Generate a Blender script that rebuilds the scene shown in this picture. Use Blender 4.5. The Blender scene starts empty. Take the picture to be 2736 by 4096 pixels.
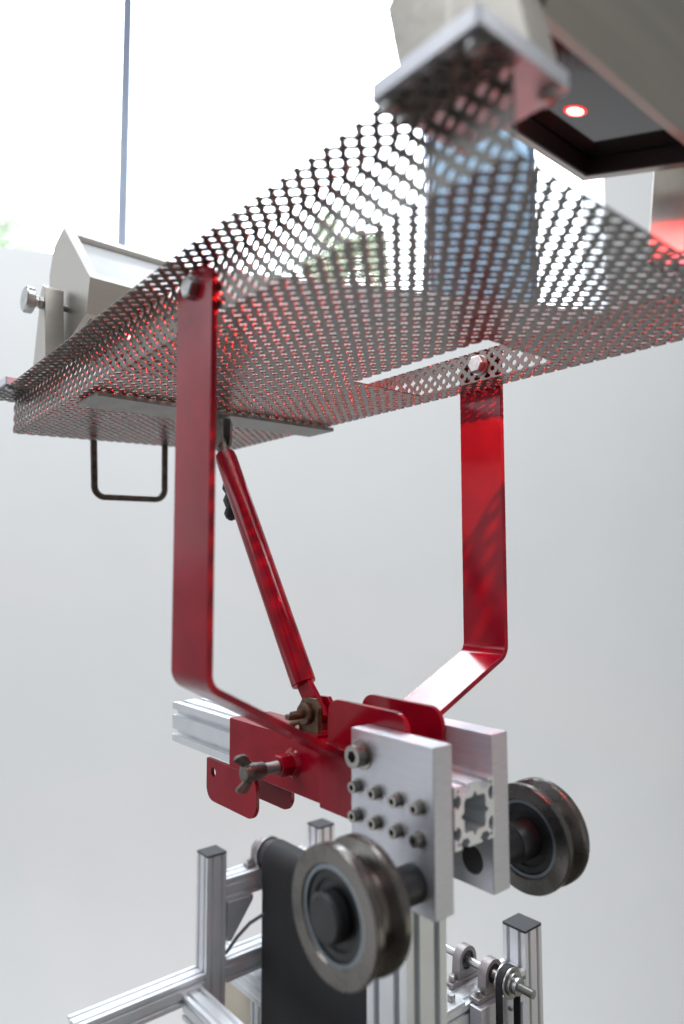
import bpy, bmesh, math, random
from mathutils import Vector, Matrix
from mathutils.geometry import tessellate_polygon

random.seed(7)
S = bpy.context.scene
COL = S.collection
MM = 0.001

# ------------------------------------------------------------------ camera
YAW, PITCH, ROLL = math.radians(40.077), math.radians(4.633), math.radians(0.0707)
CAM = Vector((-375.7, -313.0, 111.8))
fwd_h = Vector((math.sin(YAW), math.cos(YAW), 0))
right_h = Vector((math.cos(YAW), -math.sin(YAW), 0))
cam_d = bpy.data.cameras.new("camera")
cam = bpy.data.objects.new("camera", cam_d)
COL.objects.link(cam)
fwd = fwd_h * math.cos(PITCH) + Vector((0, 0, math.sin(PITCH)))
up0 = right_h.cross(fwd)
up = up0 * math.cos(ROLL) + right_h * math.sin(ROLL)
rt = fwd.cross(up)
M = Matrix((rt, up, -fwd)).transposed().to_4x4()
M.translation = CAM * MM
cam.matrix_world = M
cam_d.sensor_fit = 'HORIZONTAL'
cam_d.sensor_width = 24.0
cam_d.lens = 24.0 * 2846.56 / 2736
cam_d.clip_start = 0.01
cam_d.clip_end = 200
cam_d.dof.use_dof = True
cam_d.dof.focus_distance = 0.665
cam_d.dof.aperture_fstop = 3.4
S.camera = cam

# ------------------------------------------------------------------ world, lamps, exposure
W = bpy.data.worlds.new("World")
S.world = W
W.use_nodes = True
W.node_tree.nodes["Background"].inputs[0].default_value = (0.93, 0.97, 1.0, 1)
W.node_tree.nodes["Background"].inputs[1].default_value = 0.28
S.view_settings.view_transform = 'Standard'
S.view_settings.look = 'None'
S.view_settings.exposure = 0
S.view_settings.gamma = 1
S.cycles.use_denoising = True
S.cycles.max_bounces = 8
S.cycles.transparent_max_bounces = 12
S.cycles.sample_clamp_indirect = 6

def area(name, loc, target, sx, sy, power, color=(1, 1, 1)):
    l = bpy.data.lights.new(name, 'AREA')
    l.shape = 'RECTANGLE'; l.size = sx; l.size_y = sy
    l.energy = power; l.color = color
    o = bpy.data.objects.new(name, l); COL.objects.link(o)
    o.location = loc
    o.rotation_euler = (Vector(target) - Vector(loc)).to_track_quat('-Z', 'Y').to_euler()
    return o
# unseen fill lights added round the room, then the window band on the left
def cpt(xc, yc, z): return (CAM + right_h * xc + fwd_h * yc + Vector((0, 0, z - CAM.z))) * MM
area("high_wall_fill", cpt(100, 150, 2500), cpt(250, 2500, -100), 4.4, .8, 90, (0.965, 0.985, 1.0))  # added fill out of view overhead, brightens the back wall
area("low_wall_fill", cpt(100, 1000, -1950), cpt(100, 2500, -1750), 4.6, .8, 27, (0.965, 0.985, 1.0))  # added fill below the view, lifts the lower part of the wall
area("side_fill", cpt(-2700, 900, 720), cpt(0, 480, 200), 2.6, 1.3, 4.6, (0.92, 0.95, 1.0))  # added fill, brightens the surfaces that face left
area("low_side_fill", cpt(-2700, 150, -1000), cpt(0, 420, -60), 1.5, 1.2, 9, (0.93, 0.96, 1.0))  # added fill low on the left, brightens the near plate's face
area("right_fill", cpt(2700, -350, -1150), cpt(0, 450, -100), 2.2, 1.1, 7, (1.0, 0.985, 0.86))  # added fill on the right, lifts the end faces of the plates
area("rear_fill", cpt(2300, -1400, 250), cpt(-150, 900, 400), 1.6, 1.6, 5, (1.0, 0.96, 0.88))  # added fill behind the camera, brightens the far sensor head's front
area("room_window_lamp", cpt(-2800, 300, 1500), cpt(0, 450, 250), 2.2, 1.1, 16, (0.86, 0.92, 1.0))

# ------------------------------------------------------------------ materials
def mat(name, base, metal=0.0, rough=0.5, var=0.0, vscale=40.0, bump=0.0, bscale=200.0,
        dark=None, coat=0.0, rvar=0.0, stretch=None, spots=None, spec=None):
    m = bpy.data.materials.new(name); m.use_nodes = True
    nt = m.node_tree; N = nt.nodes; L = nt.links
    b = N["Principled BSDF"]
    b.inputs["Base Color"].default_value = (*base, 1)
    b.inputs["Metallic"].default_value = metal
    b.inputs["Roughness"].default_value = rough
    if spec is not None: b.inputs["Specular IOR Level"].default_value = spec
    if coat: b.inputs["Coat Weight"].default_value = coat; b.inputs["Coat Roughness"].default_value = 0.06
    tc = N.new("ShaderNodeTexCoord"); src = tc.outputs["Object"]
    if stretch:
        mp = N.new("ShaderNodeMapping"); mp.inputs["Scale"].default_value = stretch
        L.new(src, mp.inputs[0]); src = mp.outputs[0]
    if var or rvar:
        n = N.new("ShaderNodeTexNoise"); n.inputs["Scale"].default_value = vscale
        n.inputs["Detail"].default_value = 6; L.new(src, n.inputs["Vector"])
        if var:
            r = N.new("ShaderNodeValToRGB")
            d = dark if dark else tuple(c * (1 - var) for c in base)
            r.color_ramp.elements[0].position = 0.3; r.color_ramp.elements[1].position = 0.68
            r.color_ramp.elements[0].color = (*d, 1)
            r.color_ramp.elements[1].color = (*[min(1, c * (1 + var * .5)) for c in base], 1)
            L.new(n.outputs["Fac"], r.inputs[0])
            outc = r.outputs[0]
            if spots:
                n3 = N.new("ShaderNodeTexNoise"); n3.inputs["Scale"].default_value = spots[1]
                n3.inputs["Detail"].default_value = 3; L.new(tc.outputs["Object"], n3.inputs["Vector"])
                r3 = N.new("ShaderNodeValToRGB")
                r3.color_ramp.elements[0].position = spots[2]; r3.color_ramp.elements[1].position = spots[2] + .02
                L.new(n3.outputs["Fac"], r3.inputs[0])
                mx = N.new("ShaderNodeMix"); mx.data_type = 'RGBA'
                L.new(r3.outputs[0], mx.inputs[0]); L.new(outc, mx.inputs[6])
                mx.inputs[7].default_value = (*spots[0], 1); outc = mx.outputs[2]
            L.new(outc, b.inputs["Base Color"])
        if rvar:
            mr = N.new("ShaderNodeMapRange"); L.new(n.outputs["Fac"], mr.inputs[0])
            mr.inputs[1].default_value = .3; mr.inputs[2].default_value = .7
            mr.inputs[3].default_value = max(0.03, rough - rvar); mr.inputs[4].default_value = rough + rvar
            L.new(mr.outputs[0], b.inputs["Roughness"])
    if bump:
        n2 = N.new("ShaderNodeTexNoise"); n2.inputs["Scale"].default_value = bscale
        n2.inputs["Detail"].default_value = 4; L.new(src, n2.inputs["Vector"])
        bp = N.new("ShaderNodeBump"); bp.inputs["Strength"].default_value = bump
        bp.inputs["Distance"].default_value = 0.001
        L.new(n2.outputs["Fac"], bp.inputs["Height"]); L.new(bp.outputs[0], b.inputs["Normal"])
    return m

def emit(name, col, strength):
    m = bpy.data.materials.new(name); m.use_nodes = True
    nt = m.node_tree; nt.nodes.clear()
    e = nt.nodes.new("ShaderNodeEmission"); o = nt.nodes.new("ShaderNodeOutputMaterial")
    e.inputs[0].default_value = (*col, 1); e.inputs[1].default_value = strength
    nt.links.new(e.outputs[0], o.inputs[0]); return m

def glass(name, tint, gloss):
    m = bpy.data.materials.new(name); m.use_nodes = True
    nt = m.node_tree; N = nt.nodes; N.clear()
    t = N.new("ShaderNodeBsdfTransparent"); t.inputs[0].default_value = (*tint, 1)
    g = N.new("ShaderNodeBsdfGlossy"); g.inputs["Roughness"].default_value = 0.02
    mx = N.new("ShaderNodeMixShader"); mx.inputs[0].default_value = gloss
    o = N.new("ShaderNodeOutputMaterial")
    nt.links.new(t.outputs[0], mx.inputs[1]); nt.links.new(g.outputs[0], mx.inputs[2])
    nt.links.new(mx.outputs[0], o.inputs[0]); return m

RED = mat("red_paint", (0.35, 0.002, 0.017), 0, 0.17, .20, 30, .04, 260, rvar=.04, spec=.42,
          spots=((0.05, 0.03, 0.025), 95, .735))
WINGM = mat("grey_brown_cast", (0.17, 0.145, 0.125), .7, .42, .35, 120, .3, 400)
RUST = mat("worn_brown_steel", (0.16, 0.11, 0.07), .7, .5, .5, 160, .4, 500)
GALV = mat("galvanised_sheet", (0.165, 0.157, 0.142), .88, .32, .28, 90, .15, 400, rvar=.1)
BARM = mat("grey_steel_bar", (0.30, 0.29, 0.27), .75, .5, .3, 60, .2, 300, rvar=.08)
DARKROD = mat("dark_steel_rod", (0.10, 0.085, 0.07), .7, .45, .5, 120, .3, 400)
ALU = mat("anodised_aluminium", (0.84, 0.86, 0.89), .65, .42, .06, 25, .05, 900)
ALUP = mat("milled_aluminium", (0.66, 0.67, 0.72), .72, .46, .10, 14, .06, 300, rvar=.05, stretch=(6, 2, 60))
STAIN = mat("brushed_stainless", (0.45, 0.425, 0.385), .92, .36, .05, 3, .02, 40, stretch=(3, 60, 60), rvar=.03)
ZINC = mat("zinc_plated_bolt", (0.45, 0.45, 0.44), .92, .32, .25, 150)
SOCK = mat("stainless_screw", (0.36, 0.345, 0.32), .92, .34, .15, 200)
HEXD = mat("hex_recess", (0.05, 0.05, 0.05), .6, .5)
WHEELM = mat("turned_steel_wheel", (0.165, 0.155, 0.143), .85, .27, .2, 60, .08, 300, rvar=.06)
WHEELD = mat("black_oxide_steel", (0.055, 0.055, 0.058), .6, .42, .25, 60)
SEAL = mat("bearing_seal", (0.018, 0.019, 0.021), .1, .45)
RING = mat("snap_ring", (0.26, 0.30, 0.33), .5, .4)
BLACKP = mat("black_plastic", (0.028, 0.029, 0.034), 0, .5, .15, 60)
BELT = mat("black_rubber_belt", (0.009, 0.009, 0.011), 0, .68, .2, 40, .2, 600)
CAST = mat("cast_grey_bearing", (0.30, 0.28, 0.28), .6, .5, .15, 120, .15, 500)
DGLASS = mat("dark_glass", (0.012, 0.012, 0.014), 0, .08, spec=.9)
PANEL = mat("sky_toned_panel", (0.66, 0.69, 0.72), .05, .2, .05, 30)  # pale base colour stands in for sky reflected in the glass
CREAM = mat("cream_board", (0.62, 0.56, 0.45), 0, .6, .08, 20)
WALLM = mat("painted_plaster", (0.77, 0.785, 0.80), 0, .85, .025, 2.2, .05, 60)
FLOORM = mat("concrete_floor", (0.115, 0.10, 0.08), 0, .55, .25, 1.5, .1, 30)
FRAMEM = mat("window_frame_grey", (0.18, 0.215, 0.28), .3, .45, .1, 20)
JAMB = mat("white_reveal", (0.80, 0.82, 0.86), 0, .6, .03, 10)
CLEAR = glass("clear_pane", (0.97, 0.985, 1), .03)
TINT = glass("blue_tinted_pane", (0.20, 0.24, 0.275), .02)
LEDM = emit("red_led_lens", (1.0, 0.13, 0.11), 22)
LEDR = emit("red_led_halo", (1.0, 0.02, 0.02), 2.2)  # halo of the LED, made as a glowing red surface
SKYM = emit("overcast_sky", (0.92, 0.96, 1.0), 14)
LEAF = mat("tree_leaves", (0.10, 0.13, 0.085), 0, .6, .4, 3)
_n = LEAF.node_tree; _t = _n.nodes.new("ShaderNodeBsdfTranslucent"); _t.inputs[0].default_value = (0.15, 0.19, 0.11, 1)
_a = _n.nodes.new("ShaderNodeAddShader"); _n.links.new(_n.nodes["Principled BSDF"].outputs[0], _a.inputs[0]); _n.links.new(_t.outputs[0], _a.inputs[1])
_n.links.new(_a.outputs[0], _n.nodes["Material Output"].inputs[0])
BARK = mat("tree_bark", (0.14, 0.11, 0.08), 0, .8, .3, 8)
PALE = mat("pale_facade", (0.75, 0.75, 0.76), 0, .8, .05, 2)
PALEW = mat("facade_window_glass", (0.42, 0.47, 0.52), .2, .3)
CABLE = mat("grey_cable", (0.10, 0.10, 0.12), 0, .5)

# ------------------------------------------------------------------ mesh helpers (millimetres)
def rot_frame(w):
    w = Vector(w).normalized()
    a = Vector((0, 0, 1)) if abs(w.z) < .9 else Vector((1, 0, 0))
    u = a.cross(w).normalized(); v = w.cross(u)
    return u, v, w

class MB:
    def __init__(s): s.v = []; s.f = []
    def add(s, vs, fs):
        n = len(s.v); s.v += [Vector(p) for p in vs]; s.f += [tuple(i + n for i in f) for f in fs]; return s
    def box(s, x0, x1, y0, y1, z0, z1):
        vs = [(x, y, z) for x in (x0, x1) for y in (y0, y1) for z in (z0, z1)]
        return s.add(vs, [(0, 1, 3, 2), (4, 6, 7, 5), (0, 4, 5, 1), (2, 3, 7, 6), (0, 2, 6, 4), (1, 5, 7, 3)])
    def prism(s, outer, holes, o, U, V, depth):
        """polygon (with holes) in the plane o,U,V, extruded along U x V"""
        o = Vector(o); U = Vector(U); V = Vector(V); Wd = U.cross(V).normalized() * depth
        loops = [outer] + list(holes); vs = []; fs = []; idx = []
        for lp in loops:
            idx.append(range(len(vs), len(vs) + len(lp))); vs += [o + U * a + V * b for a, b in lp]
        n = len(vs); vs += [p + Wd for p in vs[:n]]
        tris = tessellate_polygon([[Vector((a, b, 0)) for a, b in lp] for lp in loops])
        for t in tris: fs += [tuple(t), tuple(i + n for i in reversed(t))]
        for r in idx:
            r = list(r)
            for i in range(len(r)):
                a, b = r[i], r[(i + 1) % len(r)]; fs.append((a, b, b + n, a + n))
        return s.add(vs, fs)
    def lathe(s, prof, o, axis, seg=48, closed=False):
        """prof: list of (t along axis, radius)"""
        u, v, w = rot_frame(axis); o = Vector(o); vs = []; fs = []
        for t, r in prof:
            for k in range(seg):
                a = 2 * math.pi * k / seg
                vs.append(o + w * t + (u * math.cos(a) + v * math.sin(a)) * r)
        m = len(prof)
        for i in range(m if closed else m - 1):
            j = (i + 1) % m
            for k in range(seg):
                q = (k + 1) % seg
                fs.append((i * seg + k, i * seg + q, j * seg + q, j * seg + k))
        if not closed:
            fs.append(tuple(range(seg - 1, -1, -1))); fs.append(tuple((m - 1) * seg + k for k in range(seg)))
        return s.add(vs, fs)
    def cyl(s, a, b, r, seg=24, ch=0.0):
        a = Vector(a); b = Vector(b); h = (b - a).length
        pr = [(0, r - ch), (ch, r), (h - ch, r), (h, r - ch)] if ch else [(0, r), (h, r)]
        return s.lathe(pr, a, b - a, seg)
    def hexa(s, a, b, r):
        return s.lathe([(0, r), ((Vector(b) - Vector(a)).length, r)], a, Vector(b) - Vector(a), 6)
    def tube(s, path, r, seg=12, cap=True):
        path = [Vector(p) for p in path]; vs = []; fs = []; n = len(path); u = None
        for i, p in enumerate(path):
            t = (path[min(i + 1, n - 1)] - path[max(i - 1, 0)]).normalized()
            if u is None: u = rot_frame(t)[0]
            u = (u - t * u.dot(t)).normalized(); v = t.cross(u)
            for k in range(seg):
                a = 2 * math.pi * k / seg; vs.append(p + (u * math.cos(a) + v * math.sin(a)) * r)
        for i in range(n - 1):
            for k in range(seg):
                q = (k + 1) % seg; fs.append((i * seg + k, i * seg + q, (i + 1) * seg + q, (i + 1) * seg + k))
        if cap: fs += [tuple(range(seg - 1, -1, -1)), tuple((n - 1) * seg + k for k in range(seg))]
        return s.add(vs, fs)
    def build(s, name, m, parent=None, bevel=0.0, seg=2, smooth=35, mats=None):
        me = bpy.data.meshes.new(name)
        off = Vector(parent["org"]) if parent is not None and "org" in parent else Vector((0, 0, 0))
        me.from_pydata([(p - off) * MM for p in s.v], [], s.f)
        bm = bmesh.new(); bm.from_mesh(me)
        bmesh.ops.recalc_face_normals(bm, faces=bm.faces)
        bm.to_mesh(me); bm.free()
        me.materials.append(m)
        if smooth:
            me.shade_smooth(); me.set_sharp_from_angle(angle=math.radians(smooth))
        o = bpy.data.objects.new(name, me); COL.objects.link(o)
        if bevel:
            md = o.modifiers.new("edge", 'BEVEL'); md.width = bevel * MM; md.segments = seg
            md.limit_method = 'ANGLE'; md.angle_limit = math.radians(38); md.harden_normals = True
        if parent is not None: o.parent = parent; o["org"] = [float(c) for c in off]
        return o

def tag(o, label, cat, group=None):
    o["label"] = label; o["category"] = cat
    if group: o["group"] = group
    return o
def thing(name, label, cat, loc=(0, 0, 0), group=None):
    o = bpy.data.objects.new(name, None); COL.objects.link(o)
    o.empty_display_size = .02
    o.location = Vector(loc) * MM; o["org"] = list(map(float, loc))
    return tag(o, label, cat, group)
def clear_org():
    for o in bpy.data.objects:
        if "org" in o: del o["org"]

def circle(r, n=24, c=(0, 0), a0=0.0):
    return [(c[0] + r * math.cos(a0 + 2 * math.pi * k / n), c[1] + r * math.sin(a0 + 2 * math.pi * k / n)) for k in range(n)]
def rrect(x0, x1, y0, y1, r, n=6, rs=None):
    rs = rs or (r, r, r, r); pts = []
    for (cx, cy, a), rr in zip(((x1, y1, 0), (x0, y1, 90), (x0, y0, 180), (x1, y0, 270)), rs):
        sx = -1 if cx == x1 else 1; sy = -1 if cy == y1 else 1
        if rr <= 0: pts.append((cx, cy)); continue
        for k in range(n + 1):
            t = math.radians(a + 90 * k / n)
            pts.append((cx + sx * rr + rr * math.cos(t), cy + sy * rr + rr * math.sin(t)))
    return pts
def fillet(path, r, n=8):
    out = [Vector(path[0])]
    for i in range(1, len(path) - 1):
        p, a, b = Vector(path[i]), Vector(path[i - 1]), Vector(path[i + 1])
        d1 = (a - p).normalized(); d2 = (b - p).normalized()
        ang = d1.angle(d2); t = r / math.tan(ang / 2)
        c = p + (d1 + d2).normalized() * (r / math.sin(ang / 2))
        s0 = p + d1 * t; s1 = p + d2 * t
        for k in range(n + 1):
            q = (s0 - c).lerp(s1 - c, k / n).normalized() * r + c
            out.append(q)
    out.append(Vector(path[-1])); return out

def slot_profile(h=20.0, k=1.0):
    """outline of a square aluminium extrusion, two T-slots a side"""
    side = [(-h, h)]
    for c in (-h * .5, h * .5):
        side += [(c - 3 * k, h), (c - 3 * k, h - 1.7 * k), (c - 4.6 * k, h - 1.7 * k), (c - 4.6 * k, h - 3.4 * k), (c - 2.2 * k, h - 6 * k),
                 (c + 2.2 * k, h - 6 * k), (c + 4.6 * k, h - 3.4 * k), (c + 4.6 * k, h - 1.7 * k), (c + 3 * k, h - 1.7 * k), (c + 3 * k, h)]
    pts = []
    for q in range(4):
        a = -math.pi / 2 * q; ca, sa = round(math.cos(a)), round(math.sin(a))
        pts += [(x * ca - y * sa, x * sa + y * ca) for x, y in side]
    return pts
def core_hole(h=20.0):
    k = h / 20
    return [[(a * k * 1.13, b * k * 1.13) for a, b in ((-9.5, 2.4), (-9.5, 8), (-8, 9.5), (-2.4, 9.5), (0, 12.5), (2.4, 9.5), (8, 9.5), (9.5, 8), (9.5, 2.4), (12.5, 0),
             (9.5, -2.4), (9.5, -8), (8, -9.5), (2.4, -9.5), (0, -12.5), (-2.4, -9.5), (-8, -9.5), (-9.5, -8), (-9.5, -2.4), (-12.5, 0))]] + \
           [circle(1.2 * k, 8, (sx * 16.6 * k, sy * 16.6 * k)) for sx in (-1, 1) for sy in (-1, 1)]
def extrusion(mb, a, b, h, U, V):
    a = Vector(a); b = Vector(b)
    if Vector(U).cross(Vector(V)).dot(b - a) < 0: a, b = b, a
    return mb.prism(slot_profile(h, h / 20), core_hole(h), a, U, V, (b - a).length)

# ------------------------------------------------------------------ setting: floor, wall, sky
def cam_pt(xc, yc, z): return CAM * 1 + right_h * xc + fwd_h * yc + Vector((0, 0, z - CAM.z))
AZ = math.radians(75)
WO = cam_pt(0, 2500, 0)
WU = right_h * math.sin(AZ) + fwd_h * math.cos(AZ)
WN = Vector((0, 0, 1)).cross(WU)            # points outdoors
if WN.dot(fwd_h) < 0: WN = -WN
def wp(s, z, d=0.0): return WO + WU * s + WN * d + Vector((0, 0, z))
FLOOR_Z = -2250.0
fl = MB().add([(-9000, -9000, FLOOR_Z), (9000, -9000, FLOOR_Z), (9000, 9000, FLOOR_Z), (-9000, 9000, FLOOR_Z)], [(0, 1, 2, 3)])
o = fl.build("floor", FLOORM, smooth=0); o["kind"] = 'structure'
WZ0, WZ1, WS0, WS1, WT = 1147, 2900, -1400, 1112, 160
wall = MB()
def wbox(mb, s0, s1, z0, z1, d0, d1):
    vs = [wp(s, z, d) for s in (s0, s1) for d in (d0, d1) for z in (z0, z1)]
    return mb.add(vs, [(0, 1, 3, 2), (4, 6, 7, 5), (0, 4, 5, 1), (2, 3, 7, 6), (0, 2, 6, 4), (1, 5, 7, 3)])
wbox(wall, -6600, 6600, FLOOR_Z, WZ0, 0, WT)
wbox(wall, -6600, WS0, WZ0, WZ1, 0, WT)
wbox(wall, WS1, 6600, WZ0, WZ1, 0, WT)
wbox(wall, -6600, 6600, WZ1, 8000, 0, WT)
o = wall.build("wall", WALLM, smooth=0); o["kind"] = 'structure'
sky = MB(); R = 6200; vs = []; fs = []
ns, nr = 32, 10
for i in range(nr + 1):
    el = math.pi / 2 * i / nr
    for k in range(ns):
        a = 2 * math.pi * k / ns
        vs.append(wp(R * math.cos(a) * math.cos(el), 1500 + R * math.sin(a) * math.cos(el), WT + 40 + R * math.sin(el)))
for i in range(nr):
    for k in range(ns):
        q = (k + 1) % ns; fs.append((i * ns + k, i * ns + q, (i + 1) * ns + q, (i + 1) * ns + k))
sky.add(vs, fs)
o = sky.build("sky", SKYM, smooth=0); o["kind"] = 'structure'

wnd = thing("window", "tall blown-out window above the grey wall, its pane right of centre tinted blue", "window", wp((WS0 + WS1) / 2, WZ0, 80))
fr = MB()
wbox(fr, WS0, WS1, WZ0, WZ0 + 14, 70, 110); wbox(fr, WS0, WS1, WZ1 - 40, WZ1, 70, 110)
wbox(fr, WS0, WS0 + 40, WZ0 + 14, WZ1 - 40, 70, 110)
fr.build("frame", FRAMEM, wnd)
MULL = [(-766, 34), (380, 24), (836, 14)]
for s_, w_ in MULL:
    wbox(MB(), s_ - w_ / 2, s_ + w_ / 2, WZ0 + 14, WZ1 - 40, 70, 112).build("mullion", FRAMEM, wnd)
edges = [WS0 + 40] + [s_ for s_, w_ in MULL] + [WS1]
ws = [0] + [w_ / 2 for s_, w_ in MULL] + [0]
for i in range(len(edges) - 1):
    wbox(MB(), edges[i] + ws[i], edges[i + 1] - ws[i + 1], WZ0 + 14, WZ1 - 40, 88, 94).build(
        "pane", TINT if i == 2 else CLEAR, wnd, smooth=0)
jb = MB(); wbox(jb, WS1 - 8, WS1 - .5, WZ0 + .5, WZ1 - .5, 2, 68); jb.build("reveal", JAMB, wnd)

# outdoors: two trees and a pale building beyond the glass
def tree(name, label, base, h, r, zc, n, seed):
    rnd = random.Random(seed)
    t = thing(name, label, "tree", base)
    b = Vector(base); tr = MB(); pts = []
    for i in range(7):
        pts.append(b + Vector((rnd.uniform(-30, 30), rnd.uniform(-30, 30), h * i / 6)))
    tr.tube(pts, 55, 8)
    for i in range(7):
        a = rnd.uniform(0, 6.28); e = Vector((math.cos(a), math.sin(a), .7)) * r * rnd.uniform(.5, .9)
        st = b + Vector((0, 0, h * rnd.uniform(.6, .95))); tr.tube([st, st + e * .5 + Vector((0, 0, 30)), st + e], 16, 6)
    tr.build("trunk", BARK, t)
    cr = MB(); c0 = b + Vector((0, 0, zc))
    cl = [(c0 + Vector((rnd.gauss(0, .5), rnd.gauss(0, .5), rnd.gauss(0, .42))) * r, r * rnd.uniform(.22, .45)) for _ in range(26)]
    for _ in range(n):
        c, rr = rnd.choice(cl)
        d = Vector((rnd.gauss(0, 1), rnd.gauss(0, 1), rnd.gauss(0, 1))).normalized() * rr * rnd.random() ** .4
        p = c + d; u, v, w = rot_frame((rnd.gauss(0, 1), rnd.gauss(0, 1), rnd.gauss(0, 1)))
        s_ = rnd.uniform(22, 46)
        cr.add([p - u * s_, p + v * s_ * .45, p + u * s_, p - v * s_ * .45], [(0, 1, 2, 3)])
    cr.build("crown", LEAF, t, smooth=0)
tree("broadleaf_tree", "green leafy tree outdoors, seen through the perforations right of the red strap's top", cam_pt(-20, 5600, -800), 3000, 330, 3400, 2600, 3)
tree("broadleaf_tree", "pale green tree outdoors at the left edge, behind the window over the wall", cam_pt(-2760, 5600, -800), 3200, 300, 3650, 1800, 9)
bd = thing("apartment_building", "pale overexposed building with rows of windows beyond the glass", "building", cam_pt(-1500, 6300, -800))
bb = MB(); c = cam_pt(-1500, 6300, 0)
bb.box(c.x - 420, c.x + 420, c.y - 420, c.y + 420, -800, 4700); bb.build("wall", PALE, bd)
for fz in range(7):
    for k in range(4):
        x0 = c.x - 340 + k * 185
        MB().box(x0, x0 + 110, c.y - 428, c.y - 421, 1500 + fz * 430, 1700 + fz * 430).build("window", PALEW, bd, smooth=0)
        MB().box(c.x - 428, c.x - 421, x0 - c.x + c.y, x0 - c.x + c.y + 110, 1500 + fz * 430, 1700 + fz * 430).build("window", PALEW, bd, smooth=0)

# ------------------------------------------------------------------ perforated tray
PIT = 12.0
def twist(X, Y): return -12.5 * min(max((Y - 80) / 465, 0), 1) * (146 - X) / 292
TZ = 281.0
def lattice(u0, u1, v0, v1):
    """flat sheet of round holes and crosses: circle at tile centre, crosses at tile corners"""
    s = PIT; a = .108 * s; c = .305 * s; rc = .206 * s
    q = [(c, 0), (c - .02 * s, a * .62), (c - .075 * s, a), (a + .05 * s, a + .005 * s), (a + .005 * s, a + .05 * s), (a, c - .075 * s), (a * .62, c - .02 * s), (0, c)]
    corner = [(x, y) for x, y in q]
    loop = []
    loop += [(x, y) for x, y in reversed(corner)]                       # corner 0,0  (0,c)->(c,0)
    loop += [(s - x, y) for x, y in corner]                             # corner s,0
    loop += [(s - x, s - y) for x, y in reversed(corner)]
    loop += [(x, s - y) for x, y in corner]
    hole = [(s / 2 + rc * math.cos(t), s / 2 + rc * math.sin(t)) for t in [2 * math.pi * k / 14 for k in range(14)]]
    tris = tessellate_polygon([[Vector((x, y, 0)) for x, y in loop], [Vector((x, y, 0)) for x, y in hole]])
    base = loop + hole
    bm = bmesh.new(); vd = {}
    i0, i1 = math.floor(u0 / s) - 1, math.ceil(u1 / s) + 1
    j0, j1 = math.floor(v0 / s) - 1, math.ceil(v1 / s) + 1
    for i in range(i0, i1):
        for j in range(j0, j1):
            ids = []
            for x, y in base:
                X, Y = i * s + x, j * s + y; key = (round(X * 50), round(Y * 50))
                if key not in vd: vd[key] = bm.verts.new((X, Y, 0))
                ids.append(vd[key])
            for t in tris:
                try: bm.faces.new([ids[k] for k in t])
                except ValueError: pass
    for co, no in (((u0, 0, 0), (-1, 0, 0)), ((u1, 0, 0), (1, 0, 0)), ((0, v0, 0), (0, -1, 0)), ((0, v1, 0), (0, 1, 0))):
        bmesh.ops.bisect_plane(bm, geom=bm.verts[:] + bm.edges[:] + bm.faces[:], plane_co=co, plane_no=no, clear_outer=True, dist=1e-4)
    return bm
def cut_rect(bm, u0, u1, v0, v1):
    for co, no in (((u0, 0, 0), (1, 0, 0)), ((u1, 0, 0), (1, 0, 0)), ((0, v0, 0), (0, 1, 0)), ((0, v1, 0), (0, 1, 0))):
        bmesh.ops.bisect_plane(bm, geom=bm.verts[:] + bm.edges[:] + bm.faces[:], plane_co=co, plane_no=no, dist=1e-4)
    kill = [f for f in bm.faces if u0 < f.calc_center_median().x < u1 and v0 < f.calc_center_median().y < v1]
    bmesh.ops.delete(bm, geom=kill, context='FACES')
def sheet(name, bm, fn, parent, th=1.15):
    for v in bm.verts: v.co = fn(v.co.x, v.co.y)
    bmesh.ops.recalc_face_normals(bm, faces=bm.faces)
    bmesh.ops.solidify(bm, geom=bm.faces[:], thickness=th)
    bmesh.ops.recalc_face_normals(bm, faces=bm.faces)
    off = Vector(parent["org"])
    for v in bm.verts: v.co = (v.co - off) * MM
    me = bpy.data.meshes.new(name); bm.to_mesh(me); bm.free(); me.materials.append(GALV)
    o = bpy.data.objects.new(name, me); COL.objects.link(o); o.parent = parent
    return o

tray = thing("perforated_tray", "grey perforated metal tray held up by the red fork", "tray", (0, 200, 281))
Y0, Y1 = -148.0, 553.0
WH, FW = 36.0, 24.0
def endskew(X, Y): return Y + (X / 146) * 8 * max(0, (Y - 400) / 150) if Y > 400 else Y
b = lattice(-146, 146, Y0, Y1)
cut_rect(b, 36, 121, 9, 159)
def gus(X, Y):
    """creased corners either side of the slot: the slot edge is pressed upward a little"""
    return 0.0
sheet("bottom_panel", b, lambda u, v: Vector((u, endskew(u, v), TZ + twist(u, v))), tray)
for sg in (-1, 1):
    lo, hi = sorted((sg * 146, sg * (146 + WH)))
    b = lattice(lo, hi, Y0, Y1)
    sheet("side_wall", b, lambda u, v, sg=sg: Vector((sg * 146, endskew(sg * 146, v), TZ + twist(sg * 146, v) + abs(u) - 146)), tray)
    lo, hi = sorted((sg * (146 + WH), sg * (146 + WH + FW)))
    b = lattice(lo, hi, Y0 - 4 if sg < 0 else Y0, Y1)
    sheet("rim_flange", b, lambda u, v, sg=sg: Vector((sg * (abs(u) - WH), endskew(sg * 146, v), TZ + WH + twist(sg * 146, v))), tray)
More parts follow.
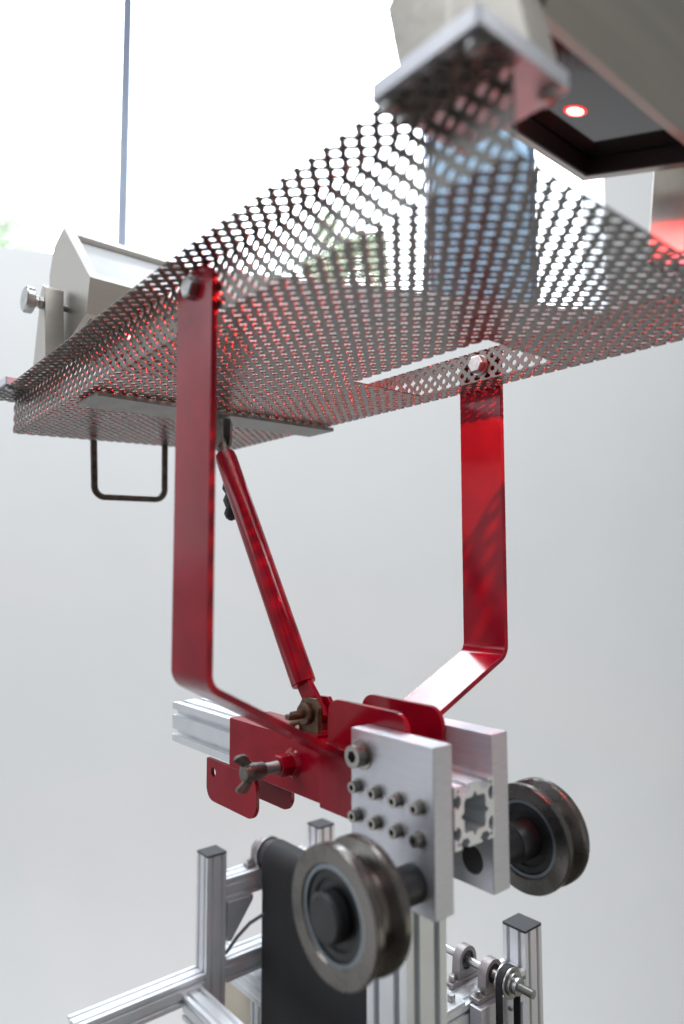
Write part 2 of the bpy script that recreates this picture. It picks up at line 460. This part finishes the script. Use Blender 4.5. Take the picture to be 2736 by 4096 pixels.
# cross bar underneath
cb = MB()
def bar_pt(x, y, dz): return Vector((x, y, TZ + twist(x, y) - 2.2 - dz))
for xs in [(-140 + 292 * i / 8, -140 + 292 * (i + 1) / 8) for i in range(8)]: pass
n = 9; vs = []; fs = []
for i in range(n):
    x = -139 + 290 * i / (n - 1); ya = 310 + 18 * i / (n - 1); w = 47
    vs += [bar_pt(x, ya, 0), bar_pt(x, ya + w, 0), bar_pt(x, ya + w, 4.5), bar_pt(x, ya, 4.5)]
for i in range(n - 1):
    for k in range(4): fs.append((i * 4 + k, i * 4 + (k + 1) % 4, i * 4 + 4 + (k + 1) % 4, i * 4 + 4 + k))
fs += [(0, 1, 2, 3), tuple((n - 1) * 4 + k for k in (3, 2, 1, 0))]
cbo = cb.add(vs, fs).build("cross_bar", BARM, tray, .5)
# wire handle
hy = 541
MB().tube(fillet([(-54, hy, 270), (-51, hy, 201), (41, hy, 203), (40, hy, 275)], 13, 7), 4.1, 14).build("handle", DARKROD, tray)
# hinge bracket on the bar for the strut
hb = MB()
hb.prism(rrect(318, 346, 238, 270, 9), [circle(3.4, 12, (331, 247))], (-7, 0, 0), (0, 1, 0), (0, 0, 1), 3)
hb.prism(rrect(318, 346, 238, 270, 9), [circle(3.4, 12, (331, 247))], (4, 0, 0), (0, 1, 0), (0, 0, 1), 3)
hb.build("hinge_bracket", BARM, cbo, .5)
# flange bolts near the sensor plates are with the sensor heads

# ------------------------------------------------------------------ red fork
fork = thing("lifting_fork", "red painted steel fork with two upright straps carrying the perforated tray", "fork", (0, 110, -47))
def strap(path, th, y0, y1, top_r, name):
    """flat bar swept along a path in the XZ plane"""
    pts = fillet([(x, 0, z) for x, z in path], 13, 8)
    extra = []
    z_top = pts[0].z; hw = (y1 - y0) / 2; yc = (y0 + y1) / 2
    d = (pts[1] - pts[0]).normalized()
    for k in range(9):
        a = math.pi / 2 * k / 8; extra.append((pts[0] + d * (top_r * (1 - math.sin(a))), hw - top_r + top_r * math.cos(a) if k else hw))
    seq = [(e[0], e[1]) for e in reversed(extra)] + [(p, hw) for p in pts[1:]]
    vs = []; fs = []
    for i, (p, w_) in enumerate(seq):
        a = seq[max(i - 1, 0)][0]; c_ = seq[min(i + 1, len(seq) - 1)][0]
        t = (c_ - a).normalized(); nrm = Vector((t.z, 0, -t.x)) * th / 2
        vs += [p + nrm + Vector((0, yc - w_, 0)), p + nrm + Vector((0, yc + w_, 0)), p - nrm + Vector((0, yc + w_, 0)), p - nrm + Vector((0, yc - w_, 0))]
    m = len(seq)
    for i in range(m - 1):
        for k in range(4): fs.append((i * 4 + k, i * 4 + (k + 1) % 4, i * 4 + 4 + (k + 1) % 4, i * 4 + 4 + k))
    fs += [(0, 1, 2, 3), tuple((m - 1) * 4 + k for k in (3, 2, 1, 0))]
    return MB().add(vs, fs).build(name, RED, fork, .7)
sl = strap([(-148.2, 316), (-148.2, 38), (-24, -28.5)], 4.6, 86, 134, 17, "strap")
sr = strap([(152.7, 316), (152.7, 36), (24.5, -23.5)], 4.6, 86, 134, 17, "strap")
# sleeve and collar: hollow square tubes round the beam
def sq_ring(h, t): return [(-h, -h), (h, -h), (h, h), (-h, h)], [[(-h + t, -h + t), (h - t, -h + t), (h - t, h - t), (-h + t, h - t)]]
ou, ho = sq_ring(22.6, 2.2)
MB().prism(ou, ho, (0, 269, -47), (1, 0, 0), (0, 0, 1), 138).build("sleeve", RED, fork, .9)
ou, ho = sq_ring(24.6, 4)
MB().prism(ou, ho, (0, 132, -47), (1, 0, 0), (0, 0, 1), 50).build("collar", RED, fork, .9)
for x in (-19.6, 15.8):
    MB().prism(rrect(41, 128, -26.6, 12, 12, 7, (13, 13, 0, 0)), [], (x, 0, 0), (0, 1, 0), (0, 0, 1), 3.8).build("upper_lug", RED, fork, .8)
for x in (-21, 17.2):
    MB().prism(rrect(226, 313, -108, -69.5, 12, 7, (0, 13, 13, 13) if 1 else None), [circle(4.3, 20, (300, -81))], (x, 0, 0), (0, 1, 0), (0, 0, 1), 3.8).build("lower_lug", RED, fork, .8)
cl = [(152, -24.5), (178, -24.5), (178, -2), (173, 5), (158, 6), (152, -1)]
for x in (-10.5, 4.2):
    o = MB().prism([(a, b_) for a, b_ in cl], [], (x, 0, 0), (0, 1, 0), (0, 0, 1), 4.4)
    o.build("clevis_plate", RUST if x < 0 else RED, fork, .6)
MB().prism(rrect(150.5, 180, -24.4, -21.6, 1.2), [], (-12.5, 0, 0), (0, 1, 0), (0, 0, 1), 23).build("weld_bead", RED, fork, .5)
wb = MB()
rnd = random.Random(4)
for k in range(46):
    y = 128.5 + rnd.uniform(-1.2, 2.5) if k < 16 else rnd.uniform(60, 128); x = -22 + rnd.uniform(-1.6, 1.2) if k >= 16 else rnd.uniform(-20, 20)
    wb.lathe([(0, .6), (.5, 1.8), (1.3, 1.6), (1.9, .5)], (x, y, -23.4), (0, 0, 1), 7)
wb.build("weld_spatter", RED, fork)["kind"] = "stuff"
MB().hexa((-22.4, 170, -46), (-37.5, 170, -46), 9.2).build("boss_nut", RED, fork, .7)
MB().lathe([(0, 12.5), (1.5, 11.2), (3.2, 9.4), (3.6, 8.6)], (-22.4, 170, -46), (-1, 0, 0), 20).build("weld_bead", RED, fork)
def hexbolt(parent, p, d, r=9.2, h=6.5, shank=22, washer=True, name="pivot_bolt"):
    p = Vector(p); d = Vector(d).normalized(); mb = MB()
    if washer: mb.lathe([(0, r * 1.12), (1.6, r * 1.12)], p, d, 28)
    w = 1.6 if washer else 0
    mb.lathe([(w, r), (w + h - 1.2, r), (w + h, r * .86)], p, d, 6)
    mb.cyl(p - d * shank, p + d * .4, r * .5, 16)
    return mb.build(name, ZINC, parent, .3, smooth=25)
hexbolt(sl, (-150.5, 111, 302.5), (-1, 0, 0), 8.4, 6.2, 26, False)
hexbolt(sr, (145.6, 105, 303), (-1, 0, 0), 8.6, 6.6, -1)

# wing screw
ws_ = thing("wing_screw", "rusty wing screw threaded into the red boss on the sleeve", "screw", (-50, 170, -46))
mb = MB()
pr = []
for k in range(22):
    t = k * .95; pr += [(t, 4.6), (t + .48, 3.9)]
mb.lathe(pr, (-37.7, 170, -46), (-1, 0, 0), 18)
mb.build("threaded_shank", ZINC, ws_)
mb = MB().lathe([(0, 5.0), (1.5, 6.2), (8, 6.6), (10, 7.0), (15, 7.4), (19, 6.4), (20, 4.5)], (-50.5, 170, -46), (-1, 0, 0), 22)
mb.build("hub", WINGM, ws_)
for sg in (1, -1):
    mb = MB(); d1 = Vector((-.42, .12 * sg, .9 * sg)).normalized()
    o_ = Vector((-63, 170, -46)) + d1 * 4
    prof = [(0, 5.6), (5, 5.2), (9, 5.6), (13, 6.4), (16, 6.4), (18.2, 5.2), (19.4, 2.4)]
    lat = Vector((-1, .1, 0)); lat = (lat - d1 * lat.dot(d1)).normalized(); nn = d1.cross(lat)
    vs = []; fs = []
    for t, wv in prof:
        cpt = o_ + d1 * (t * .66) + lat * (t * t * .012)
        for k in range(10):
            a = 2 * math.pi * k / 10; vs.append(cpt + lat * math.cos(a) * wv * .8 + nn * math.sin(a) * 2.9)
    m_ = len(prof)
    for i in range(m_ - 1):
        for k in range(10): fs.append((i * 10 + k, i * 10 + (k + 1) % 10, (i + 1) * 10 + (k + 1) % 10, (i + 1) * 10 + k))
    fs += [tuple(range(10)), tuple((m_ - 1) * 10 + k for k in range(10))]
    mb.add(vs, fs).build("wing", WINGM, ws_)

# shackle pin through the clevis
pn = thing("clevis_pin", "brown steel pin with a washer and eye through the red clevis", "pin", (-10, 166, -6))
mb = MB().cyl((-27, 166, -7), (12, 166, -7), 3.6, 16, .5); mb.build("pin_shaft", RUST, pn)
MB().lathe([(0, 4.2), (0, 8.4), (1, 9), (4, 9), (5, 8.2), (5, 4.2)], (-10.7, 166, -7), (-1, 0, 0), 28).build("washer", RUST, pn)
MB().box(-31, -24, 163, 170, -10, -5.6).build("flat_tip", RUST, pn, 1.2)
MB().tube(fillet([(-13, 170, -13), (-16, 180, -16), (-16, 181, -27), (-11, 176, -27), (-10.5, 172, -22)], 4, 6), 3.0, 12).build("locking_ring", RUST, pn)

# red strut
PA, PB = Vector((0, 184.5, 13.5)), Vector((0, 321.5, 231.0))
st = thing("support_strut", "round red strut leaning from the clevis up to the tray's cross bar", "strut", PA)
ax = (PB - PA).normalized()
L_ = (PB - PA).length
MB().lathe([(0, 9.2), (.4, 10.6), (1.6, 11), (L_ - 8, 11), (L_ - 2, 10.2), (L_, 8)], PA, ax, 40).build("tube", RED, st)
lug = MB()
P0 = Vector((0, 166, -7)); dl = (PA + ax * 3 - P0)
U_ = dl.normalized(); V_ = Vector((0, -U_.z, U_.y))
ll = dl.length
lug.prism([(-8, -6), (-10, 0), (-8, 7), (-2, 10), (ll - 8, 8.5), (ll, 8), (ll, -8), (ll - 8, -8.5), (0, -9)], [], P0 + Vector((-2.2, 0, 0)), U_, V_, 5 if U_.cross(V_).x > 0 else -5)
lug.build("end_lug", RED, st, .8)
MB().cyl(PB - ax * 1, PB + ax * 9, 6.5, 20, .8).build("top_collar", BARM, st)
MB().prism(rrect(-5, 20, -6, 6, 5.5), [], PB + ax * 4 + Vector((-2.5, 0, 0)), ax, Vector((0, -ax.z, ax.y)), 5).build("top_eye", BARM, st, .6)
tp = thing("black_tape_bundle", "black taped bundle behind the strut, beside the left red strap", "tape", (-6, 312, 195))
rnd = random.Random(2)
for (cy, cz, rr) in ((312, 197, 10), (309, 183, 11), (312, 170, 8)):
    mb = MB(); vs = []
    pr = [(-rr, .5), (-rr * .8, rr * .65), (-rr * .3, rr * .95), (rr * .3, rr * .92), (rr * .8, rr * .6), (rr, .5)]
    mb.lathe(pr, (4, cy, cz), (.2, rnd.uniform(-.3, .3), 1), 14)
    for p in mb.v: p += Vector((rnd.uniform(-1, 1), rnd.uniform(-1, 1), rnd.uniform(-1, 1)))
    mb.build("wrap", BLACKP, tp)

# ------------------------------------------------------------------ beam, column, plates, wheels
bm_ = MB(); extrusion(bm_, (0, -1.5, -47), (0, 388, -47), 20, (1, 0, 0), (0, 0, 1))
tag(bm_.build("beam", ALU, None, .35, 1), "silver grooved aluminium beam running through the red sleeve and between the plates", "beam")
cm = MB(); extrusion(cm, (-1, 62, FLOOR_Z), (-1, 62, -67.6), 20, (1, 0, 0), (0, 1, 0))
tag(cm.build("column", ALU, None, .35, 1), "upright grooved aluminium column below the near plate and the front wheel", "column")

def socket_screw(parent, p, d, r, h, name="socket_screw"):
    p = Vector(p); d = Vector(d).normalized()
    u, v, w = rot_frame(d)
    mb = MB()
    mb.lathe([(0, r * 1.35), (.9, r * 1.35)], p, d, 28)
    mb.prism(circle(r, 28), [circle(r * .56, 6, (0, 0), .3)], p + d * .9, u, v, h)
    mb.lathe([(0, r * .7), (h * .35, r * .7)], p + d * .9, d, 12)
    return mb.build(name, SOCK, parent, .35, 2)
def side_plate(sg, label):
    x0 = 20.0; x1 = 37.7
    t = thing("side_plate", label, "plate", (sg * 29, 40, -105), "aluminium side plates of the carriage")
    pl = MB().prism([(0, -105.3), (79, -105.3), (79, 0), (0, 0)], [circle(9.3, 32, (18.5, -87.4))], (sg * x0 if sg > 0 else -x1, 0, 0), (0, 1, 0), (0, 0, 1), x1 - x0)
    pl.build("plate", ALUP, t, .7)
    for z in (-39, -58.6):
        for y in (71.5, 51.6, 31.6, 12):
            socket_screw(t, (sg * x1, y, z), (sg, 0, 0), 3.9, 5.6) if sg < 0 else MB().cyl((sg * (x1 - 1), y, z), (sg * (x1 + 8), y, z), 3.0, 14, .6).build("screw_end", SOCK, t)
    socket_screw(t, (sg * x1, 67, -16.8), (sg, 0, 0), 7.6, 9.0, "large_socket_screw")
    return t
side_plate(-1, "near aluminium plate with eight small socket screws and one large one")
side_plate(1, "far aluminium plate beyond the beam, showing a round bore near its foot")

def wheel(sg, label, front_dark):
    t = thing("grooved_wheel", label, "wheel", (sg * 92, 18.5, -87.4), "grooved steel wheels")
    o_ = (sg * 78, 18.5, -87.4); ax_ = (sg, 0, 0)
    MB().lathe([(0, 28.5), (0, 38.4), (.8, 39), (5, 39), (6.6, 38), (9.0, 33), (10.2, 31), (16.8, 31), (18, 33), (20.4, 38), (22, 39), (26.4, 39), (27.2, 38.4), (27.2, 28.5), (25, 27), (2, 27)],
               o_, ax_, 96, True).build("rim", WHEELM, t, smooth=28)
    rim = bpy.data.objects[[o.name for o in t.children][-1]]
    for q in (1.4, 25.0):
        MB().lathe([(0, 25.2), (.2, 28.3), (1.0, 28.3), (1.2, 25.2)], (sg * (78 + q), 18.5, -87.4), ax_, 72, True).build("snap_ring", RING, rim, smooth=28)
    MB().lathe([(4, 26.8), (4, 14), (23, 14), (23, 26.8)], o_, ax_, 64, True).build("bearing", SEAL, t, smooth=28)
    MB().lathe([(3.4, 25), (2.6, 24.5), (2.6, 20), (3.4, 19.6)], o_, ax_, 64, True).build("bearing_race", WHEELD, t, smooth=28)
    MB().lathe([(23.6, 25), (24.4, 24.5), (24.4, 20), (23.6, 19.6)], o_, ax_, 64, True).build("bearing_race", WHEELD, t, smooth=28)
    MB().lathe([(0, 8.9), (17.8, 8.9), (18, 12), (41, 12), (42, 13.6), (43, 14), (64, 14)], (sg * 20.4, 18.5, -87.4), ax_, 48).build("axle", WHEELD, t, smooth=28)
    MB().lathe([(0, 14.4), (7, 14.4), (8.6, 12.5), (9, 0.5)], (sg * 103, 18.5, -87.4), ax_, 48).build("axle_head", WHEELD, t, smooth=28)
    return t
wheel(-1, "large blurred grooved steel wheel in front of the near aluminium plate", False)
wheel(1, "dark grooved steel wheel on the far plate, at right against the wall", True)

# ------------------------------------------------------------------ sensor heads
CX_ = -23.0
SEC = [(9, 199), (-81, 109), (-73, 71), (21, 42), (51, 88), (55, 155), (41, 187)]   # (y, z) local, z over the flange
def lerp2(a, b, t): return (a[0] + (b[0] - a[0]) * t, a[1] + (b[1] - a[1]) * t)
def sensor_head(y, zb, flip, label, power, boff, HL):
    t = thing("sensor_head", label, "sensor", (CX_, y, zb), "steel sensor heads on the tray")
    org = Vector((CX_, y, zb)); k = -1 if flip else 1
    def Lp(x, yy, z): return org + Vector((x * k, yy * k, z))
    arm_pt = Lp
    def Lp(x, yy, z): return org + Vector((x * k + boff[0], (yy + boff[1]) * k, z + boff[2]))
    mb = MB(); n_ = len(SEC); vs = [Lp(sx * HL, *p) for sx in (-1, 1) for p in SEC]
    fs = [tuple(range(n_)), tuple(range(2 * n_ - 1, n_ - 1, -1))]
    mb.add(vs, fs)
    for i in range(n_):
        j = (i + 1) % n_; p, q = SEC[i], SEC[j]
        if i in (0, 2):           # recessed faces: 0 = glazed panel, 2 = dark window underneath
            rim, dep = (13, 8) if i == 0 else (7, 13)
            ln = math.hypot(q[0] - p[0], q[1] - p[1]); nx, nz = (q[1] - p[1]) / ln, -(q[0] - p[0]) / ln
            c_ = (sum(a for a, b_ in SEC) / n_, sum(b_ for a, b_ in SEC) / n_)
            if (c_[0] - p[0]) * nx + (c_[1] - p[1]) * nz < 0: nx, nz = -nx, -nz
            a = lerp2(p, q, rim / ln); b_ = lerp2(p, q, 1 - rim / ln)
            O = [Lp(-HL, *p), Lp(HL, *p), Lp(HL, *q), Lp(-HL, *q)]
            I = [Lp(-HL + rim, *a), Lp(HL - rim, *a), Lp(HL - rim, *b_), Lp(-HL + rim, *b_)]
            sh = Vector((0, nx * k, nz)) * dep
            D = [v + sh for v in I]
            mb.add(O + I + D, [(0, 1, 5, 4), (1, 2, 6, 5), (2, 3, 7, 6), (3, 0, 4, 7), (4, 5, 9, 8), (5, 6, 10, 9), (6, 7, 11, 10), (7, 4, 8, 11), (8, 9, 10, 11)])
            off = Vector((0, nx * k, nz)) * -1.2
            off2 = Vector((0, nx * k, nz)) * -.3
            MB().add([v + off for v in D] + [v + off2 for v in D], [(0, 1, 2, 3), (7, 6, 5, 4), (0, 1, 5, 4), (1, 2, 6, 5), (2, 3, 7, 6), (3, 0, 4, 7)]).build(
                "glazed_panel" if i == 0 else "dark_window", PANEL if i == 0 else DGLASS, t, smooth=0)
            if i == 2:
                I2 = I
                wc = (D[0] + D[1] + D[2] + D[3]) / 4 + off; wn = -Vector((0, nx * k, nz)).normalized(); wd = (D[2] - D[1]).normalized()
        else:
            base = len(mb.v); mb.add([Lp(-HL, *p), Lp(HL, *p), Lp(HL, *q), Lp(-HL, *q)], [(0, 1, 2, 3)])
    me_o = mb.build("housing", STAIN, t)
    bmx = bmesh.new(); bmx.from_mesh(me_o.data); bmesh.ops.remove_doubles(bmx, verts=bmx.verts, dist=1e-6)
    bmesh.ops.recalc_face_normals(bmx, faces=bmx.faces); bmx.to_mesh(me_o.data); bmx.free()
    me_o.data.shade_smooth(); me_o.data.set_sharp_from_angle(angle=math.radians(15))
    # LED lens, its red halo as a glowing ring, and the small sensor beside it
    lc = wc + wd * -9 + Vector((-18 * k, 0, 0))
    MB().lathe([(0, 6.9), (.3, 6.9), (.4, 5)], lc + wn * .1, wn, 28).build("led_halo", LEDR, t)
    MB().lathe([(0, 5.2), (.3, 5.0), (.6, 3)], lc + wn * .55, wn, 28).build("led", LEDM, t)
    MB().lathe([(0, 2.6), (1.2, 2.4), (1.8, 1.2)], lc + wn * .2 + Vector((k * 14, 0, 0)) + wd * -9, wn, 20).build("receiver_lens", DGLASS, t)
    sp = bpy.data.lights.new("led_lamp", 'SPOT'); sp.energy = power; sp.color = (1.0, 0.022, 0.02)
    sp.spot_size = math.radians(145); sp.spot_blend = .35; sp.shadow_soft_size = .0028
    so = bpy.data.objects.new("led_lamp", sp); COL.objects.link(so)
    so.location = (lc + wn * 6) * MM; so.rotation_euler = (wn * 1).to_track_quat('-Z', 'Y').to_euler()
    # black lining of the recess
    ra, rb_, rc_, rd_ = I2; e = wn * -.4
    for (p_, q_, r_) in ((ra, rb_, (rd_ - ra)), (rb_, rc_, (ra - rb_)), (rd_, ra, (rb_ - ra))):
        inn = r_.normalized(); dpt = wn * -11.2
        MB().add([p_ + e + inn * .3, q_ + e + inn * .3, q_ + dpt + inn * .3, p_ + dpt + inn * .3, p_ + e + inn * 1.6, q_ + e + inn * 1.6, q_ + dpt + inn * 1.6, p_ + dpt + inn * 1.6],
                 [(0, 1, 2, 3), (7, 6, 5, 4), (0, 1, 5, 4), (1, 2, 6, 5), (2, 3, 7, 6), (3, 0, 4, 7)]).build("window_lining", SEAL, t, smooth=0)
    Lp = arm_pt
    # yoke: two arms, base plates, knobs
    for sx in (-1, 1):
        ex = 38 if sx * k > 0 else 0
        x0, x1 = sorted((sx * (87 + ex), sx * (108 + ex)))
        ya = -42 if ex else -26
        arm = [(ya, 8.2), (24, 8.2), (24, 20), (0, 122), (-7, 126), (ya + 12, 122), (ya + 1, 20)]
        mb = MB(); vs = [Lp(x, a, b_) for x in (x0, x1) for a, b_ in arm]; m_ = len(arm)
        mb.add(vs, [tuple(range(m_)), tuple(range(2 * m_ - 1, m_ - 1, -1))] + [(i, (i + 1) % m_, (i + 1) % m_ + m_, i + m_) for i in range(m_)])
        mb.build("yoke_arm", STAIN, t, .8)
        mb = MB(); mb.prism(rrect(-31, 31, -31, 31, 2, 3), [], Lp(sx * (119 + ex), 0, 0), (1, 0, 0), (0, 1, 0), 8.2)
        bpo = mb.build("base_plate", ALUP, t, .7)
        for bx in (-24, 24):
            for by in (-24, 24):
                p = Lp(sx * (119 + ex) + bx, by, 0)
                MB().lathe([(0, 4.6), (2.2, 4.4), (3.0, 3.2)], p + Vector((0, 0, -1.8)), (0, 0, -1), 18).build("plate_bolt", ZINC, bpo)
        pz, py = 104, -9
        MB().cyl(Lp(sx * 80, py, pz), Lp(sx * (121 + ex), py, pz), 4, 18).build("pivot_screw", ZINC, t)
        MB().hexa(Lp(sx * (108.2 + ex), py, pz), Lp(sx * (113 + ex), py, pz), 7).build("lock_nut", ZINC, t, .4)
        kn = MB()
        kp = [(0, 13.5), (1, 14.6)] + [(8, 14.6), (9.4, 13.2), (9.6, 4)]
        kn.lathe(kp, Lp(sx * (119 + ex), py, pz), (sx * k, 0, 0), 40); kn.lathe([(0, 6.5), (4, 6.5)], Lp(sx * (115 + ex), py, pz), (sx * k, 0, 0), 24)
        kn.build("knob", ZINC, t)
    return t
sensor_head(510, 307.6, False, "far steel sensor head with pale glazed panel and round knob over the tray", .7, (0, 0, 9), 82)
sensor_head(-122, 318.4, True, "near blurred steel sensor head hanging over the tray at top right, its red light lit", 6.2, (11, -6, 7), 95)

# ------------------------------------------------------------------ conveyor frame behind
cf = thing("conveyor_stand", "aluminium profile frame with black capped posts standing behind the wheels", "frame", (228, 390, FLOOR_Z))
PR = 15.0
def bar(a, b_, U, V, name="profile_bar"):
    mb = MB(); extrusion(mb, a, b_, PR, U, V); return mb.build(name, ALU, cf, .3, 1)
XA, XB, XC, XD = 146, 309, 331, 124
for (x, y) in ((308.5, 190.5), (147, 591.5), (331, 579), (120, 190.5)):
    po = bar((x, y, FLOOR_Z), (x, y, -281.6), (1, 0, 0), (0, 1, 0), "post")
    cap = MB().prism(rrect(-15.3, 15.3, -15.3, 15.3, 1.2, 3), [], (x, y, -281.5), (1, 0, 0), (0, 1, 0), 2.6)
    cap.build("post_cap", BLACKP, po, .5)
bar((135.5, 190.5, -333), (293, 190.5, -333), (0, 1, 0), (0, 0, 1))
bar((162.5, 591.5, -332), (315.5, 591.5, -332), (0, 1, 0), (0, 0, 1))
bar((131.5, 592, -447), (-42, 592, -447), (0, 1, 0), (0, 0, 1))
bar((112, 576.5, -461), (112, 300, -461), (1, 0, 0), (0, 0, 1))
bar((225, 694, -483), (225, 345, -483), (1, 0, 0), (0, 0, 1))
bar((225, 572, FLOOR_Z), (225, 572, -498.3), (1, 0, 0), (0, 1, 0), "post")
bar((164.5, 591.5, -440), (312, 591.5, -440), (0, 1, 0), (0, 0, 1))
bar((324, 206, -440), (324, 563.5, -440), (1, 0, 0), (0, 0, 1))
bar((293, 190.5, -470), (135.5, 190.5, -470), (0, 1, 0), (0, 0, 1))
MB().box(211, 214, 587.3, 690, -760, -498.4).build("cream_panel", CREAM, cf, .3)
gs = MB().prism([(577.5, -346), (577.5, -425), (588, -425), (606, -346)], [], (163, 0, 0), (0, 1, 0), (0, 0, 1), 4)
gs = MB().prism([(164, -348), (205, -348), (205, -354), (170, -400), (164, -400)], [], (0, 600, 0), (1, 0, 0), (0, 0, 1), 26)
gs.build("corner_gusset", ALUP, cf, .6)
MB().lathe([(0, 6), (3, 6), (5, 4)], (-42.5, 592, -452), (-1, 0, 0), 18).build("end_screw", ZINC, cf)
# block carrying the bearings
MB().box(199, 262, 160, 174.6, -372, -318).build("bearing_carrier", ALUP, cf, .6)
MB().prism(rrect(136, 196, 176, 240, 2, 3), [], (0, 0, -317.8), (1, 0, 0), (0, 1, 0), 3.2).build("top_cover_plate", PANEL, cf, .4)
def screwhead(p, d, r=3.6, h=4.0):
    MB().lathe([(0, r), (h * .75, r), (h, r * .8)], p, d, 18).build("cap_screw", ZINC, cf)
screwhead((185, 186, -314.5), (0, 0, 1), 4, 6)
screwhead((214, 160, -350), (0, -1, 0), 5, 7); screwhead((245, 160, -332), (0, -1, 0), 2.6, 3); screwhead((245, 160, -356), (0, -1, 0), 2.6, 3)

SX, SZ = 229.0, -296.5
shf = thing("drive_shaft", "silver threaded drive shaft with its bare end pointing at lower right", "shaft", (SX, 300, SZ))
pr = []
for k in range(42): pr += [(k * 1.15, 4.2), (k * 1.15 + .57, 3.7)]
MB().lathe(pr, (SX, 120, SZ), (0, 1, 0), 20).build("threaded_end", ZINC, shf)
MB().cyl((SX, 168.4, SZ), (SX, 608, SZ), 4.0, 20).build("shaft_rod", ZINC, shf)
MB().lathe([(0, 8), (5, 8), (5, 11), (8, 11)], (SX, 136, SZ), (0, 1, 0), 28).build("clamp_collar", ZINC, shf)
def bearing_block(y, zb, label):
    t = thing("bearing_block", label, "bearing", (SX, y, zb), "pillow bearing blocks on the drive shaft")
    bx = MB().prism(rrect(-26, 26, 0, 5, 1.5, 3), [], (SX, y + 6, zb), (1, 0, 0), (0, 0, 1), 12); bx.build("foot", CAST, t, .8)
    h = SZ - zb; out = []
    for k in range(17):
        a = math.pi * k / 16; out.append((13.5 * math.cos(a), h + 13.5 * math.sin(a)))
    out = [(15, 5)] + out + [(-15, 5)]
    MB().prism(out, [circle(9.2, 24, (0, h))], (SX, y + 5, zb), (1, 0, 0), (0, 0, 1), 10).build("housing", CAST, t, .9)
    MB().lathe([(-3, 4.3), (-3, 9), (3, 9), (3, 4.3)], (SX, y, SZ), (0, 1, 0), 28, True).build("ball_bearing", WHEELD, t)
    for sx in (-20, 20):
        MB().lathe([(0, 4.4), (1, 4.4), (1, 3.4), (5.5, 3.4), (6.2, 2.6)], (SX + sx, y, zb + 5), (0, 0, 1), 18).build("foot_screw", ZINC, t)
bearing_block(172, -317.6, "grey pillow bearing beside the belt pulley on the shaft")
bearing_block(206, -317.6, "grey pillow bearing half hidden by the column on the shaft")
bearing_block(592, -316.6, "blurred pillow bearing beside the left black capped post")
pl = thing("drive_pulley", "silver flanged pulley on the threaded shaft at lower right", "pulley", (SX, 150, SZ))
MB().lathe([(0, 14.5), (1.4, 14.5), (1.4, 12), (10, 12), (10, 14.5), (11.4, 14.5)], (SX, 144.5, SZ), (0, 1, 0), 40).build("pulley_body", ZINC, pl)
tb = MB(); path = []
for k in range(17):
    a = math.pi * k / 16; path.append((SX + 13.4 * math.cos(a), SZ + 13.4 * math.sin(a)))
path = [(SX + 11.5, -760)] + path + [(SX - 13.4, -760)]
vs = []; fs = []
for i, (x, z) in enumerate(path):
    a = Vector((x - SX, 0, z - SZ)) if 0 < i < len(path) - 1 else Vector((x - SX, 0, 0)); a.normalize()
    for y_, r_ in ((146.4, 0), (154, 0), (154, 1.6), (146.4, 1.6)): vs.append(Vector((x, y_, z)) + a * r_)
for i in range(len(path) - 1):
    for k in range(4): fs.append((i * 4 + k, i * 4 + (k + 1) % 4, i * 4 + 4 + (k + 1) % 4, i * 4 + 4 + k))
tag(tb.add(vs, fs).build("drive_belt", BELT, None), "narrow black drive belt looped over the silver pulley", "belt")
# conveyor belt on its roller
cv = thing("conveyor_belt", "wide black conveyor belt hanging over a roller behind the front wheel", "belt", (SX, 440, SZ))
MB().lathe([(0, 18), (0, 21), (246, 21), (246, 18)], (SX, 322, SZ), (0, 1, 0), 40).build("roller", BLACKP, cv)
MB().lathe([(0, 21.5), (0, 23.5), (4, 23.5), (4, 20)], (SX, 568, SZ), (0, 1, 0), 40).build("roller_end", ZINC, cv)
path = []
for k in range(25):
    a = math.pi * k / 24; path.append((SX + 22 * math.cos(a), SZ + 22 * math.sin(a)))
path = [(SX + 22, -1000)] + path + [(SX - 22, -1000)]
vs = []; fs = []
for i, (x, z) in enumerate(path):
    a = Vector((x - SX, 0, z - SZ)) if 0 < i < len(path) - 1 else Vector((x - SX, 0, 0)); a.normalize()
    for y_, r_ in ((330, 0), (552, 0), (552, 2.2), (330, 2.2)): vs.append(Vector((x, y_, z)) + a * r_)
for i in range(len(path) - 1):
    for k in range(4): fs.append((i * 4 + k, i * 4 + (k + 1) % 4, i * 4 + 4 + (k + 1) % 4, i * 4 + 4 + k))
MB().add(vs, fs).build("belt_band", BELT, cv)
cbl = MB().tube([(168, 585, -420), (176, 570, -396), (190, 560, -378), (206, 548, -366), (224, 530, -360), (250, 520, -362)], 2.4, 10)
tag(cbl.build("cable", CABLE, None), "thin grey cable curving from the left post behind the black belt", "cable")

clear_org()
